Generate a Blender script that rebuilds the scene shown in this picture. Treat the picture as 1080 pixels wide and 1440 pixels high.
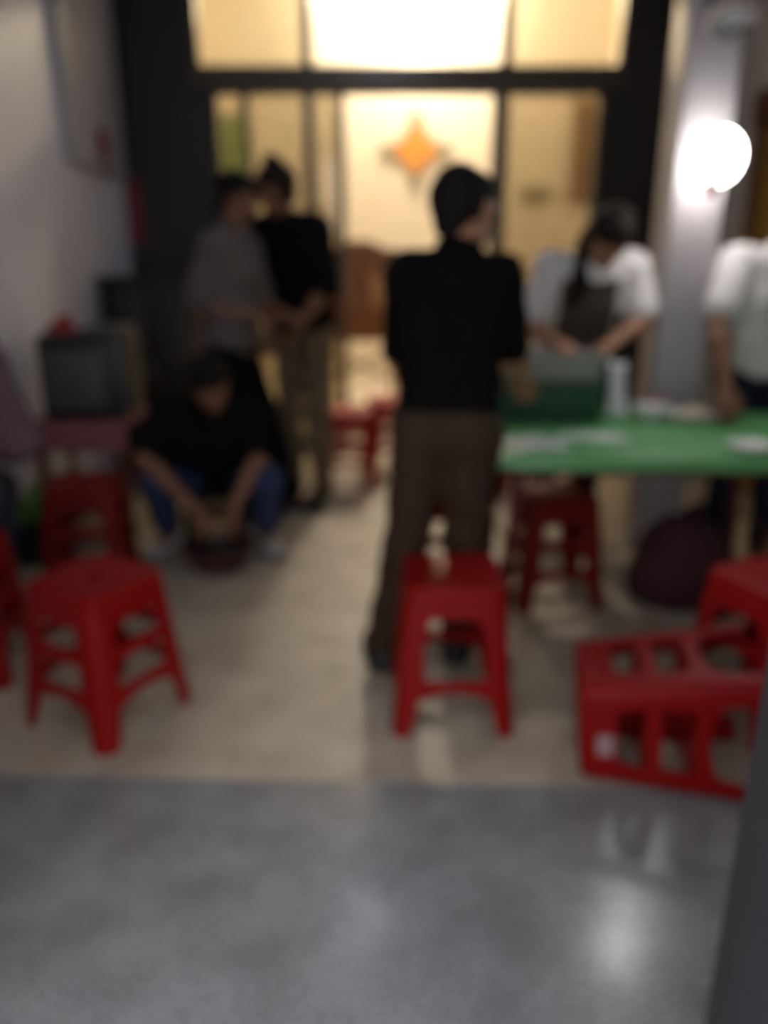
import bpy, bmesh, math, random
import numpy as np
from mathutils import Vector, Matrix

for o in list(bpy.data.objects):
    bpy.data.objects.remove(o, do_unlink=True)
scene = bpy.context.scene
COL = scene.collection
R = math.radians
PI = math.pi

# ------------------------------------------------------------------ camera, world, exposure
CAM_H, PITCH, FPX = 1.33, R(18), 1080.0
cam_data = bpy.data.cameras.new('camera')
cam = bpy.data.objects.new('camera', cam_data)
COL.objects.link(cam)
cam.location = (0, 0, CAM_H)
cam.rotation_euler = (R(90) - PITCH, 0, 0)
cam_data.sensor_fit = 'VERTICAL'
cam_data.sensor_height = 24.0
cam_data.lens = 24.0 * FPX / 1440.0
cam_data.clip_start = 0.02
cam_data.dof.use_dof = True            # the whole photograph is out of focus: the lens is focused close
cam_data.dof.focus_distance = 0.55
cam_data.dof.aperture_fstop = 1.15
scene.camera = cam

world = bpy.data.worlds.new('world')
scene.world = world
world.use_nodes = True
bg = world.node_tree.nodes['Background']
bg.inputs[0].default_value = (0.68, 0.69, 0.73, 1)     # overcast dusk outside the gate
bg.inputs[1].default_value = 2.4

scene.view_settings.view_transform = 'Standard'
scene.view_settings.look = 'None'
scene.view_settings.gamma = 1.0
scene.view_settings.use_curve_mapping = False
scene.view_settings.exposure = 0.0


# ------------------------------------------------------------------ materials
def mat(name, col, rough=0.6, noise=0.0, scale=20.0, bump=0.0, bscale=60.0, metal=0.0, emit=0.0, spec=0.5, col2=None, detail=4.0):
    m = bpy.data.materials.new(name)
    m.use_nodes = True
    nt = m.node_tree
    b = nt.nodes['Principled BSDF']
    b.inputs['Base Color'].default_value = (*col, 1)
    b.inputs['Roughness'].default_value = rough
    b.inputs['Metallic'].default_value = metal
    b.inputs['Specular IOR Level'].default_value = spec
    tc = nt.nodes.new('ShaderNodeTexCoord')
    if noise > 0 or col2:
        n = nt.nodes.new('ShaderNodeTexNoise')
        n.inputs['Scale'].default_value = scale
        n.inputs['Detail'].default_value = detail
        nt.links.new(tc.outputs['Object'], n.inputs['Vector'])
        mx = nt.nodes.new('ShaderNodeMix')
        mx.data_type = 'RGBA'
        c2 = col2 if col2 else tuple(c * (1 - noise) for c in col)
        c1 = col if col2 else tuple(min(1, c * (1 + noise)) for c in col)
        mx.inputs[6].default_value = (*c1, 1)
        mx.inputs[7].default_value = (*c2, 1)
        nt.links.new(n.outputs['Fac'], mx.inputs[0])
        nt.links.new(mx.outputs[2], b.inputs['Base Color'])
    if bump > 0:
        n2 = nt.nodes.new('ShaderNodeTexNoise')
        n2.inputs['Scale'].default_value = bscale
        n2.inputs['Detail'].default_value = 3
        nt.links.new(tc.outputs['Object'], n2.inputs['Vector'])
        bp = nt.nodes.new('ShaderNodeBump')
        bp.inputs['Strength'].default_value = bump
        bp.inputs['Distance'].default_value = 0.01
        nt.links.new(n2.outputs['Fac'], bp.inputs['Height'])
        nt.links.new(bp.outputs['Normal'], b.inputs['Normal'])
    if emit > 0:
        b.inputs['Emission Color'].default_value = (*col, 1)
        b.inputs['Emission Strength'].default_value = emit
    return m


def granite_mat():
    m = bpy.data.materials.new('polished_granite')
    m.use_nodes = True
    nt = m.node_tree
    b = nt.nodes['Principled BSDF']
    tc = nt.nodes.new('ShaderNodeTexCoord')
    n1 = nt.nodes.new('ShaderNodeTexNoise'); n1.inputs['Scale'].default_value = 120; n1.inputs['Detail'].default_value = 6
    n2 = nt.nodes.new('ShaderNodeTexNoise'); n2.inputs['Scale'].default_value = 6; n2.inputs['Detail'].default_value = 3
    for n in (n1, n2):
        nt.links.new(tc.outputs['Object'], n.inputs['Vector'])
    r1 = nt.nodes.new('ShaderNodeValToRGB')
    r1.color_ramp.elements[0].position = 0.3; r1.color_ramp.elements[0].color = (0.14, 0.14, 0.15, 1)
    r1.color_ramp.elements[1].position = 0.7; r1.color_ramp.elements[1].color = (0.42, 0.42, 0.43, 1)
    nt.links.new(n1.outputs['Fac'], r1.inputs['Fac'])
    r2 = nt.nodes.new('ShaderNodeValToRGB')
    r2.color_ramp.elements[0].position = 0.32; r2.color_ramp.elements[0].color = (0.72, 0.72, 0.72, 1)
    r2.color_ramp.elements[1].position = 0.62; r2.color_ramp.elements[1].color = (1.0, 1.0, 1.0, 1)
    nt.links.new(n2.outputs['Fac'], r2.inputs['Fac'])
    mx = nt.nodes.new('ShaderNodeMix'); mx.data_type = 'RGBA'; mx.blend_type = 'MULTIPLY'; mx.inputs[0].default_value = 1
    nt.links.new(r1.outputs['Color'], mx.inputs[6]); nt.links.new(r2.outputs['Color'], mx.inputs[7])
    nt.links.new(mx.outputs[2], b.inputs['Base Color'])
    b.inputs['Roughness'].default_value = 0.2
    b.inputs['Specular IOR Level'].default_value = 0.45
    return m


def tile_mat():
    m = bpy.data.materials.new('beige_floor_tile')
    m.use_nodes = True
    nt = m.node_tree
    b = nt.nodes['Principled BSDF']
    tc = nt.nodes.new('ShaderNodeTexCoord')
    n = nt.nodes.new('ShaderNodeTexNoise'); n.inputs['Scale'].default_value = 5; n.inputs['Detail'].default_value = 6
    nt.links.new(tc.outputs['Object'], n.inputs['Vector'])
    r = nt.nodes.new('ShaderNodeValToRGB')
    r.color_ramp.elements[0].position = 0.3; r.color_ramp.elements[0].color = (0.36, 0.30, 0.23, 1)
    r.color_ramp.elements[1].position = 0.7; r.color_ramp.elements[1].color = (0.52, 0.45, 0.36, 1)
    nt.links.new(n.outputs['Fac'], r.inputs['Fac'])
    nt.links.new(r.outputs['Color'], b.inputs['Base Color'])
    b.inputs['Roughness'].default_value = 0.48
    b.inputs['Specular IOR Level'].default_value = 0.35
    return m


def glass_mat(name, tint=(1, 1, 1), gl=0.06):
    m = bpy.data.materials.new(name)
    m.use_nodes = True
    nt = m.node_tree
    for n in list(nt.nodes):
        nt.nodes.remove(n)
    o = nt.nodes.new('ShaderNodeOutputMaterial')
    t = nt.nodes.new('ShaderNodeBsdfTransparent'); t.inputs[0].default_value = (*tint, 1)
    g = nt.nodes.new('ShaderNodeBsdfGlossy'); g.inputs['Roughness'].default_value = 0.05
    mx = nt.nodes.new('ShaderNodeMixShader'); mx.inputs[0].default_value = gl
    nt.links.new(t.outputs[0], mx.inputs[1]); nt.links.new(g.outputs[0], mx.inputs[2])
    nt.links.new(mx.outputs[0], o.inputs[0])
    return m


M = {}
M['granite'] = granite_mat()
M['tile'] = tile_mat()
M['wall'] = mat('pale_lilac_plaster', (0.68, 0.69, 0.80), 0.5, 0.06, 3, 0.05, 80)
M['wall_r'] = mat('pale_grey_plaster', (0.55, 0.55, 0.58), 0.6, 0.05, 3)
M['pillar'] = mat('grey_stone_tile', (0.44, 0.41, 0.43), 0.35, 0.06, 6)
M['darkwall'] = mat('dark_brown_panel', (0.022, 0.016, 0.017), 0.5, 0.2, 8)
M['ceil'] = mat('ceiling_white', (0.5, 0.5, 0.5), 0.8, 0.03, 4)
M['frame'] = mat('bronze_metal_frame', (0.085, 0.066, 0.048), 0.4, 0.1, 10)
M['glass'] = glass_mat('clear_glass')
M['paleglass'] = glass_mat('pale_bronze_glass', (0.78, 0.76, 0.70))
M['tintglass'] = glass_mat('bronze_tinted_glass', (0.68, 0.65, 0.58))
M['jamb'] = mat('dark_grey_jamb', (0.045, 0.046, 0.050), 0.5, 0.1, 8)
M['creamwall'] = mat('cream_wall_tile', (0.78, 0.69, 0.55), 0.5, 0.05, 3)
M['orange'] = mat('orange_tile', (0.66, 0.27, 0.05), 0.4, 0.08, 12)
M['greytile'] = mat('grey_green_tile', (0.30, 0.27, 0.18), 0.4, 0.1, 12)
M['wood'] = mat('carved_rosewood', (0.22, 0.085, 0.028), 0.35, 0.35, 12, 0.1, 30)
M['woodlight'] = mat('carved_light_wood', (0.42, 0.22, 0.10), 0.4, 0.2, 12)
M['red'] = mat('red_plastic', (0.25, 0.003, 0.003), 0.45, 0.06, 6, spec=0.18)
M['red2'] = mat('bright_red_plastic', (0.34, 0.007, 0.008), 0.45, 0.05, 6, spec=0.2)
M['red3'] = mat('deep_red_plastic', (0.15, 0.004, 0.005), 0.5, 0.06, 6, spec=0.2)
M['sticker'] = mat('white_sticker', (0.36, 0.24, 0.24), 0.5, 0.05, 20)
M['green'] = mat('green_table_plastic', (0.12, 0.38, 0.13), 0.3, 0.08, 5)
M['maroonleg'] = mat('maroon_painted_leg', (0.10, 0.012, 0.012), 0.4, 0.1, 10)
M['crate'] = mat('dark_green_plastic', (0.012, 0.07, 0.035), 0.45, 0.1, 8)
M['greymetal'] = mat('dull_grey_metal', (0.33, 0.32, 0.30), 0.4, 0.1, 10, metal=0.3)
M['white'] = mat('white_plastic', (0.75, 0.75, 0.74), 0.4, 0.03, 10)
M['film'] = mat('pale_plastic_film', (0.55, 0.60, 0.58), 0.25, 0.1, 8, 0.3, 20)
M['cream'] = mat('cream_food', (0.78, 0.68, 0.48), 0.6, 0.12, 30)
M['maroon'] = mat('maroon_cloth', (0.045, 0.007, 0.013), 0.8, 0.2, 10, 0.3, 25)
M['blackplastic'] = mat('black_plastic', (0.012, 0.012, 0.013), 0.5, 0.1, 10)
M['matteblack'] = mat('matte_black_paint', (0.005, 0.005, 0.005), 0.95, spec=0.03)
M['greyplastic'] = mat('charcoal_grille', (0.06, 0.06, 0.07), 0.5, 0.1, 60)
M['pinkcloth'] = mat('dull_pink_cloth', (0.26, 0.08, 0.09), 0.8, 0.15, 15, 0.2, 40)
M['redcloth'] = mat('dark_red_cloth', (0.30, 0.02, 0.03), 0.8, 0.15, 15)
M['darkwood'] = mat('dark_stained_wood', (0.018, 0.012, 0.009), 0.5, 0.3, 10)
M['leaf'] = mat('leafy_green', (0.10, 0.24, 0.03), 0.5, 0.3, 20)
M['yleaf'] = mat('yellow_green_leaf', (0.28, 0.26, 0.05), 0.5, 0.3, 20)
M['golddoor'] = mat('varnished_gold_door', (0.26, 0.16, 0.025), 0.4, 0.25, 5)
M['lintel'] = mat('red_brown_lintel', (0.10, 0.03, 0.02), 0.5, 0.2, 8)
M['panelgrey'] = mat('dark_grey_panel', (0.40, 0.39, 0.42), 0.5, 0.06, 6)
M['redpaper'] = mat('faded_red_paper', (0.22, 0.03, 0.04), 0.8, 0.15, 20)
M['lampglobe'] = mat('lamp_globe', (1.0, 0.97, 0.92), 0.3, emit=20.0)
M['backglobe'] = mat('warm_lamp_globe', (1.0, 0.88, 0.68), 0.3, emit=450.0)
M['tube'] = mat('tube_lamp', (0.80, 0.87, 1.0), 0.3, emit=44.0)
M['lens'] = mat('downlight_lens', (1.0, 0.97, 0.94), 0.3, emit=200.0)
M['redtag'] = mat('red_tag', (0.75, 0.06, 0.06), 0.5)
M['glowpaint'] = mat('painted_lamp_glow', (0.62, 0.50, 0.50), 0.5)
M['basin'] = mat('dark_brown_plastic', (0.06, 0.02, 0.018), 0.4)
M['water'] = mat('dull_water', (0.05, 0.05, 0.05), 0.08)
M['curtain'] = mat('brown_curtain', (0.36, 0.22, 0.11), 0.8, 0.1, 10)
M['palegreen'] = mat('pale_green_cloth', (0.34, 0.42, 0.16), 0.8, 0.2, 6)
M['skin'] = mat('skin', (0.36, 0.17, 0.09), 0.5, 0.08, 15)
M['skin2'] = mat('tanned_skin', (0.22, 0.095, 0.05), 0.5, 0.08, 15)
M['skinlip'] = mat('lips', (0.30, 0.09, 0.07), 0.45)
M['eyewhite'] = mat('eye_white', (0.7, 0.68, 0.64), 0.3)
M['hair'] = mat('black_hair', (0.009, 0.007, 0.006), 0.75, 0.3, 40, 0.4, 120, spec=0.15)
M['hair2'] = mat('dark_brown_hair', (0.016, 0.010, 0.008), 0.75, 0.3, 40, 0.4, 120, spec=0.15)
M['blackshirt'] = mat('black_cotton', (0.006, 0.005, 0.005), 0.9, 0.2, 20, 0.25, 40, spec=0.06)
M['blacktee'] = mat('black_jersey', (0.007, 0.007, 0.008), 0.9, 0.2, 20, 0.25, 40, spec=0.06)
M['browntrouser'] = mat('brown_twill', (0.046, 0.026, 0.016), 0.85, 0.15, 20, 0.25, 40, spec=0.2)
M['whiteshirt'] = mat('white_cotton', (0.82, 0.79, 0.79), 0.8, 0.03, 20, 0.2, 40, spec=0.2)
M['apron'] = mat('grey_brown_apron', (0.085, 0.068, 0.058), 0.85, 0.1, 20, 0.2, 40, spec=0.2)
M['greyshirt'] = mat('grey_cotton', (0.13, 0.11, 0.105), 0.85, 0.08, 20, 0.2, 40, spec=0.2)
M['khaki'] = mat('khaki_cotton', (0.16, 0.12, 0.075), 0.85, 0.1, 20, 0.2, 40, spec=0.2)
M['jeans'] = mat('blue_denim', (0.028, 0.042, 0.105), 0.85, 0.15, 30, 0.2, 60, spec=0.2)
M['mauve'] = mat('mauve_knit', (0.13, 0.075, 0.095), 0.85, 0.1, 20, 0.3, 50, spec=0.2)
M['navy'] = mat('navy_cotton', (0.020, 0.024, 0.045), 0.85, 0.1, 20, 0.2, 50, spec=0.2)
M['blackshoe'] = mat('black_shoe', (0.010, 0.009, 0.009), 0.5)
M['paleshoe'] = mat('pale_canvas_shoe', (0.42, 0.40, 0.40), 0.6)
M['greyshoe'] = mat('grey_canvas_shoe', (0.20, 0.18, 0.18), 0.6)


# ------------------------------------------------------------------ mesh helpers
def link(name, me, parent=None, material=None, loc=None, rot=None):
    o = bpy.data.objects.new(name, me)
    COL.objects.link(o)
    if parent is not None:
        o.parent = parent
    if material is not None and me is not None:
        me.materials.clear()
        me.materials.append(material)
    if loc is not None:
        o.location = loc
    if rot is not None:
        o.rotation_euler = rot
    return o


def tag(o, label=None, cat=None, group=None, kind=None):
    if label: o['label'] = label
    if cat: o['category'] = cat
    if group: o['group'] = group
    if kind: o['kind'] = kind
    return o


def thing(name, label, cat, loc=(0, 0, 0), rz=0, group=None):
    o = link(name, None, None, None, loc, (0, 0, rz))
    o.empty_display_size = 0.1
    return tag(o, label, cat, group)


def bm_mesh(bm, name, smooth=False, angle=None):
    bmesh.ops.recalc_face_normals(bm, faces=bm.faces)
    me = bpy.data.meshes.new(name)
    bm.to_mesh(me)
    bm.free()
    if smooth:
        for p in me.polygons:
            p.use_smooth = True
        if angle:
            me.set_sharp_from_angle(angle=angle)
    return me


def add_box(bm, lo, hi, bev=0.0, seg=2, mtx=None):
    r = bmesh.ops.create_cube(bm, size=1)
    vs = r['verts']
    for v in vs:
        v.co = Vector([lo[i] + (v.co[i] + 0.5) * (hi[i] - lo[i]) for i in range(3)])
    if bev > 0:
        es = list({e for v in vs for e in v.link_edges})
        rb = bmesh.ops.bevel(bm, geom=es, offset=bev, segments=seg, profile=0.5, affect='EDGES')
        vs = list({v for f in rb['faces'] for v in f.verts} | {v for v in vs if v.is_valid})
    if mtx is not None:
        bmesh.ops.transform(bm, matrix=mtx, verts=vs)


def box(name, lo, hi, material, parent=None, bev=0.0, seg=2):
    bm = bmesh.new()
    add_box(bm, lo, hi, bev, seg)
    return link(name, bm_mesh(bm, name, bev > 0, R(40)), parent, material)


def lathe(name, prof, material, parent=None, n=32, loc=None, sx=1, sy=1, caps=True):
    bm = bmesh.new()
    rings = []
    for r, z in prof:
        rings.append([bm.verts.new((r * sx * math.cos(2 * PI * i / n), r * sy * math.sin(2 * PI * i / n), z)) for i in range(n)])
    for a, b in zip(rings, rings[1:]):
        for i in range(n):
            bm.faces.new((a[i], a[(i + 1) % n], b[(i + 1) % n], b[i]))
    if caps:
        bm.faces.new(rings[0][::-1])
        bm.faces.new(rings[-1])
    else:
        bmesh.ops.remove_doubles(bm, verts=bm.verts, dist=1e-5)
    return link(name, bm_mesh(bm, name, True, R(45)), parent, material, loc)


def tube(name, pts, rad, material, parent=None, n=10, caps=True):
    bm = bmesh.new()
    pts = [Vector(p) for p in pts]
    rads = rad if isinstance(rad, (list, tuple)) else [rad] * len(pts)
    rings = []
    for i, p in enumerate(pts):
        d = (pts[min(i + 1, len(pts) - 1)] - pts[max(i - 1, 0)]).normalized()
        up = Vector((0, 0, 1)) if abs(d.z) < 0.9 else Vector((1, 0, 0))
        a = d.cross(up).normalized(); b = d.cross(a).normalized()
        rings.append([bm.verts.new(p + rads[i] * (math.cos(2 * PI * k / n) * a + math.sin(2 * PI * k / n) * b)) for k in range(n)])
    for u, v in zip(rings, rings[1:]):
        for i in range(n):
            bm.faces.new((u[i], u[(i + 1) % n], v[(i + 1) % n], v[i]))
    if caps:
        bm.faces.new(rings[0][::-1]); bm.faces.new(rings[-1])
    return link(name, bm_mesh(bm, name, True, R(50)), parent, material)


def prism(name, poly, z0, z1, material, parent=None, bev=0.0, axis='Z'):
    """extrude a polygon; axis Y: poly is (x, z), extruded along y from z0 to z1"""
    bm = bmesh.new()
    f = (lambda x, y, z: (x, y, z)) if axis == 'Z' else (lambda x, y, z: (x, z, y))
    a = [bm.verts.new(f(x, y, z0)) for x, y in poly]
    b = [bm.verts.new(f(x, y, z1)) for x, y in poly]
    n = len(poly)
    bm.faces.new(a); top = bm.faces.new(b)
    for i in range(n):
        bm.faces.new((a[i], a[(i + 1) % n], b[(i + 1) % n], b[i]))
    if bev > 0:
        bmesh.ops.bevel(bm, geom=list(top.edges), offset=bev, segments=3, profile=0.5, affect='EDGES')
    return link(name, bm_mesh(bm, name, True, R(40)), parent, material)


def rrect(hx, hy, r, n=6):
    out = []
    for cx, cy, a0 in ((hx - r, hy - r, 0), (-hx + r, hy - r, 90), (-hx + r, -hy + r, 180), (hx - r, -hy + r, 270)):
        for i in range(n + 1):
            a = R(a0 + 90 * i / n)
            out.append((cx + r * math.cos(a), cy + r * math.sin(a)))
    return out


def struct(name, lo, hi, material, bev=0.0):
    o = box(name, lo, hi, material, None, bev)
    return tag(o, kind='structure')


# ------------------------------------------------------------------ the setting
YP = 5.6        # glazed partition
YJ = lambda x: 1.737 - 0.033 * x        # joint between porch granite and hall tiles, slightly skewed
tag(prism('floor', [(-1.85, YJ(-1.85) + 0.002), (2.4, YJ(2.4) + 0.002), (2.4, 9.1), (-1.85, 9.1)], -0.10, 0.0, M['tile']), kind='structure')
tag(prism('floor_porch', [(-2.6, -1.6), (2.6, -1.6), (2.6, YJ(2.6)), (-2.6, YJ(-2.6))], -0.10, 0.0, M['granite']), kind='structure')
struct('wall_left', (-1.90, 0.965, 0.0), (-1.75, YP, 3.05), M['wall'])
struct('wall_right', (2.20, 0.965, 0.0), (2.35, YP, 3.05), M['wall_r'])
struct('ceiling', (-1.90, 0.72, 3.05), (2.35, YP + 0.15, 3.15), M['ceil'])
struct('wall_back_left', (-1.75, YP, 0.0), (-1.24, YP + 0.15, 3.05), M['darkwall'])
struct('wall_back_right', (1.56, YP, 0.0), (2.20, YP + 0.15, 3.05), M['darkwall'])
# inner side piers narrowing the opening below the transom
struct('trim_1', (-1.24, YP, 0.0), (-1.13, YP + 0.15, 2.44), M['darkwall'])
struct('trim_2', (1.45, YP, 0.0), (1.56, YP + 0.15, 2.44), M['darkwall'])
# right pillar and the near gate jamb
struct('trim_3', (1.195, 3.42, 0.0), (1.405, 3.64, 3.05), M['pillar'], 0.008)
struct('trim_4', (0.536, 0.72, 0.0), (0.80, 0.965, 2.55), M['jamb'], 0.01)
struct('unseen_wall_right', (0.80, 0.72, 0.0), (2.35, 0.965, 3.05), M['wall_r'])  # unseen front walls and lintel, added to limit outdoor light reaching the hall
struct('unseen_wall_left', (-1.90, 0.72, 0.0), (-0.80, 0.965, 3.05), M['wall_r'])
struct('unseen_wall_top', (-0.80, 0.72, 2.55), (0.80, 0.965, 3.05), M['wall_r'])
# back room
struct('wall_far', (-3.0, 9.1, 0.0), (3.6, 9.25, 4.5), M['creamwall'])
struct('wall_far_left', (-2.15, YP + 0.15, 0.0), (-2.0, 9.1, 4.5), M['creamwall'])
struct('wall_far_right', (2.40, YP + 0.15, 0.0), (2.55, 9.1, 4.5), M['creamwall'])
struct('ceiling_back', (-2.15, YP + 0.15, 4.5), (2.55, 9.25, 4.6), M['ceil'])
struct('wall_upper_left', (-2.0, YP, 3.15), (-1.24, YP + 0.15, 4.5), M['ceil'])
struct('wall_upper', (-1.24, YP, 3.15), (2.4, YP + 0.15, 4.5), M['ceil'])
struct('floor_side', (-2.0, YP + .15, -0.10), (-1.85, 9.1, 0.0), M['tile'])

# glazed partition: rails, mullions, panes
win = tag(link('window_1', None, None, None, (0, YP, 0)), kind='structure')


def wbox(name, x0, x1, z0, z1, m, y0=0.03, y1=0.11, bev=0.006):
    return box(name, (x0, y0, z0), (x1, y1, z1), m, win, bev)


wbox('transom_rail', -1.24, 1.56, 2.385, 2.545, M['frame'], 0.01, 0.13)
wbox('head_rail', -1.24, 1.56, 2.99, 3.05, M['frame'])
wbox('bottom_rail', -1.13, -0.54, 0.0, 0.10, M['frame'])
wbox('bottom_rail', 0.83, 1.45, 0.0, 0.10, M['frame'])
wbox('side_frame', -1.13, -1.10, 0.0, 2.40, M['frame'])
wbox('side_frame', 1.415, 1.45, 0.0, 2.40, M['frame'])
wbox('side_frame', -1.24, -1.20, 2.53, 2.99, M['frame'])
wbox('side_frame', 1.53, 1.56, 2.53, 2.99, M['frame'])
wbox('mullion', -0.535, -0.465, 0.0, 2.40, M['frame'], 0.01, 0.13)
wbox('mullion', 0.725, 0.825, 0.0, 2.40, M['frame'], 0.01, 0.13)
wbox('mullion', -0.53, -0.465, 2.53, 2.99, M['frame'], 0.01, 0.13)
wbox('mullion', 0.765, 0.83, 2.53, 2.99, M['frame'], 0.01, 0.13)
wbox('glazing_bar', -0.945, -0.89, 0.10, 2.40, M['frame'])
wbox('glazing_bar', -0.315, -0.26, 0.0, 2.40, M['frame'])
for x0, x1, z0, z1 in ((-1.10, -0.945, .10, 2.40), (-0.89, -0.535, .10, 2.40), (-0.465, -0.315, 0, 2.40), (0.825, 1.415, .10, 2.40),
                       (-1.20, -0.53, 2.53, 2.99), (-0.465, 0.765, 2.53, 2.99), (0.83, 1.53, 2.53, 2.99)):
    wbox('pane', x0, x1, z0, z1, M['glass'] if z1 > 2.6 and x1 == 0.765 else (M['paleglass'] if z1 > 2.6 else M['tintglass']), 0.066, 0.072, 0)

# grey panel on upper left wall and its red ornament, red paper strip at corner
pn = thing('wall_panel', 'dark grey upright panel fixed high on the left wall', 'panel', (-1.75, 5.02, 0))
box('panel_board', (0, -0.42, 1.86), (0.05, 0.50, 3.04), M['panelgrey'], pn, 0.006)
box('panel_rim', (0.05, -0.42, 1.86), (0.06, 0.50, 1.90), M['panelgrey'], pn, 0.002)
orn = thing('wall_ornament', 'small dark red ornament hanging on the grey wall panel', 'ornament', (-1.69, 5.02, 1.84))
prism('ornament_plate', [(-0.075, 0), (0, -0.085), (0.075, 0), (0.05, .09), (0.0, .12), (-.05, .09)], 0.0, 0.018, M['redpaper'], orn, 0.003)
orn.rotation_euler = (R(90), 0, R(90)); orn.location = (-1.688, 5.05, 1.98)
tube('ornament_tassel', [(0, -0.085, 0.01), (0.0, -0.13, 0.012), (0.004, -0.17, 0.01)], [0.008, 0.014, 0.018], M['redpaper'], orn)
tag(box('paper_strip', (-1.735, 5.585, 1.45), (-1.65, 5.597, 1.85), M['redpaper']), 'faded red paper strip pasted on dark wall beside the left corner', 'paper strip')

# varnished door in the right wall
dr = tag(link('door_1', None, None, None, (2.2, 4.35, 0)), kind='structure')
box('door_leaf', (-0.035, -0.46, 0.0), (0.0, 0.46, 2.08), M['golddoor'], dr, 0.004)
box('door_frame', (-0.06, -0.55, 0.0), (0.0, -0.46, 2.08), M['lintel'], dr, 0.006)
box('door_frame', (-0.06, 0.46, 0.0), (0.0, 0.55, 2.08), M['lintel'], dr, 0.006)
box('lintel', (-0.07, -0.58, 2.08), (0.0, 0.58, 2.26), M['lintel'], dr, 0.008)
for z0, z1 in ((0.2, 0.9), (1.05, 1.92)):
    for y0, y1 in ((-0.36, -0.05), (0.05, 0.36)):
        box('door_panel', (-0.050, y0, z0), (-0.034, y1, z1), M['golddoor'], dr, 0.01)
tube('door_handle', [(-0.045, -0.40, 1.0), (-0.085, -0.40, 1.0), (-0.085, -0.30, 1.0)], 0.009, M['greymetal'], dr)

# lamps ----------------------------------------------------------------
wl = thing('wall_lamp', 'glowing white globe lamp fixed on the grey pillar', 'lamp', (1.305, 3.42, 1.72))
lathe('back_plate', [(0.045, 0), (0.045, 0.012), (0.02, 0.02)], M['white'], wl, 24).rotation_euler = (R(90), 0, 0)
tube('arm', [(0, -0.015, 0.0), (0, -0.05, -0.005), (0, -0.075, 0.0)], 0.012, M['white'], wl)
gp = [(0.001, -0.10)] + [(0.085 * math.cos(t), 0.10 * math.sin(t)) for t in [R(a) for a in range(-80, 90, 10)]] + [(0.001, 0.10)]
g = lathe('globe', gp, M['lampglobe'], wl, 28)
g.location = (0, -0.155, 0.0)
tg = box('red_tag', (-0.022, -0.006, -0.05), (0.022, 0.0, 0.05), M['redtag'], wl, 0.002)
tg.location = (-0.055, -0.25, -0.10)
tube('tag_cord', [(-0.02, -0.245, -0.03), (-0.045, -0.25, -0.045), (-0.055, -0.253, -0.055)], 0.002, M['redtag'], wl, 6)

sp = thing('spot_lamp', 'small black downlight with a rim coloured pale for its lit underside high on the grey pillar', 'lamp', (1.295, 3.42, 2.165))
box('wall_plate', (-0.05, -0.02, 0.08), (0.05, 0.0, 0.26), M['blackplastic'], sp, 0.005)
tube('arm', [(0, -0.015, 0.20), (0, -0.07, 0.20), (0, -0.10, 0.16)], 0.014, M['blackplastic'], sp)
TILT = (R(-23), 0, R(-14))
snoot = lathe('snoot', [(0.030, 0.075), (0.070, 0.05), (0.076, -0.135), (0.069, -0.135), (0.064, 0.03), (0.002, 0.032), (0.002, 0.073), (0.030, 0.075)], M['matteblack'], sp, 30, (0, -0.115, 0.13), caps=False)
snoot.rotation_euler = TILT
lathe('rim', [(0.0772, -0.128), (0.084, -0.126), (0.084, -0.085), (0.0772, -0.085), (0.0772, -0.128)], M['glowpaint'], snoot, 30, caps=False)  # pale ring colour stands in for the glow of the lamp's underside
lathe('lens', [(0.058, 0.010), (0.058, 0.024)], M['lens'], snoot, 28)

cl = thing('ceiling_light', 'cool white tube lamp fixed under the hall ceiling', 'lamp', (-0.02, 4.25, 3.05))
box('lamp_base', (-0.32, -0.05, -0.035), (0.32, 0.05, 0.0), M['white'], cl, 0.006)
tube('lamp_tube', [(-0.30, 0, -0.055), (0.30, 0, -0.055)], 0.018, M['tube'], cl, 12)
for s in (-1, 1):
    box('lamp_socket', (s * 0.31 - 0.012, -0.022, -0.08), (s * 0.31 + 0.012, 0.022, -0.03), M['white'], cl, 0.003)

bl = thing('globe_lamp', 'warm globe lamp hanging near the cream wall of the back room', 'lamp', (0.34, 8.74, 4.5))
lathe('ceiling_rose', [(0.06, -0.02), (0.06, 0)], M['white'], bl, 24)
tube('stem', [(0, 0, -0.02), (0, 0, -0.27)], 0.008, M['greymetal'], bl)
gp = [(0.001, -0.15)] + [(0.15 * math.cos(R(a)), 0.15 * math.sin(R(a))) for a in range(-80, 90, 10)] + [(0.001, 0.15)]
lathe('globe', gp, M['backglobe'], bl, 28, (0, 0, -0.42))

# ------------------------------------------------------------------ back room furnishings
med = thing('wall_medallion', 'orange diamond medallion with four grey lobes on the cream wall', 'medallion', (0.345, 9.1, 2.48))
d = 0.24
poly = []
for k in range(4):
    a = PI / 2 * k
    for i in range(-4, 5):
        b = a + R(i * 4)
        r = d * (1 - 0.012 * i * i)
        poly.append((r * math.cos(b), r * math.sin(b)))
prism('diamond', poly, -0.03, 0.0, M['orange'], med, 0, 'Y')
for k in range(4):
    a = PI / 2 * k
    p = [(math.cos(a) * 0.315 + 0.085 * math.cos(t) * (1.0 if k % 2 == 0 else 0.9), math.sin(a) * 0.315 + 0.085 * math.sin(t)) for t in [2 * PI * i / 20 for i in range(20)]]
    prism('lobe', p, -0.022, 0.0, M['greytile'], med, 0, 'Y')
for k in range(4):
    a = PI / 2 * k
    b = a + PI / 2
    p0 = Vector((math.cos(a), math.sin(a))) * 0.27; p1 = Vector((math.cos(b), math.sin(b))) * 0.27
    nrm = (p0 + p1).normalized() * 0.02
    prism('border_strip', [tuple(p0), tuple(p1), tuple(p1 + nrm), tuple(p0 + nrm)], -0.018, 0.0, M['greytile'], med, 0, 'Y')
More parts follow.
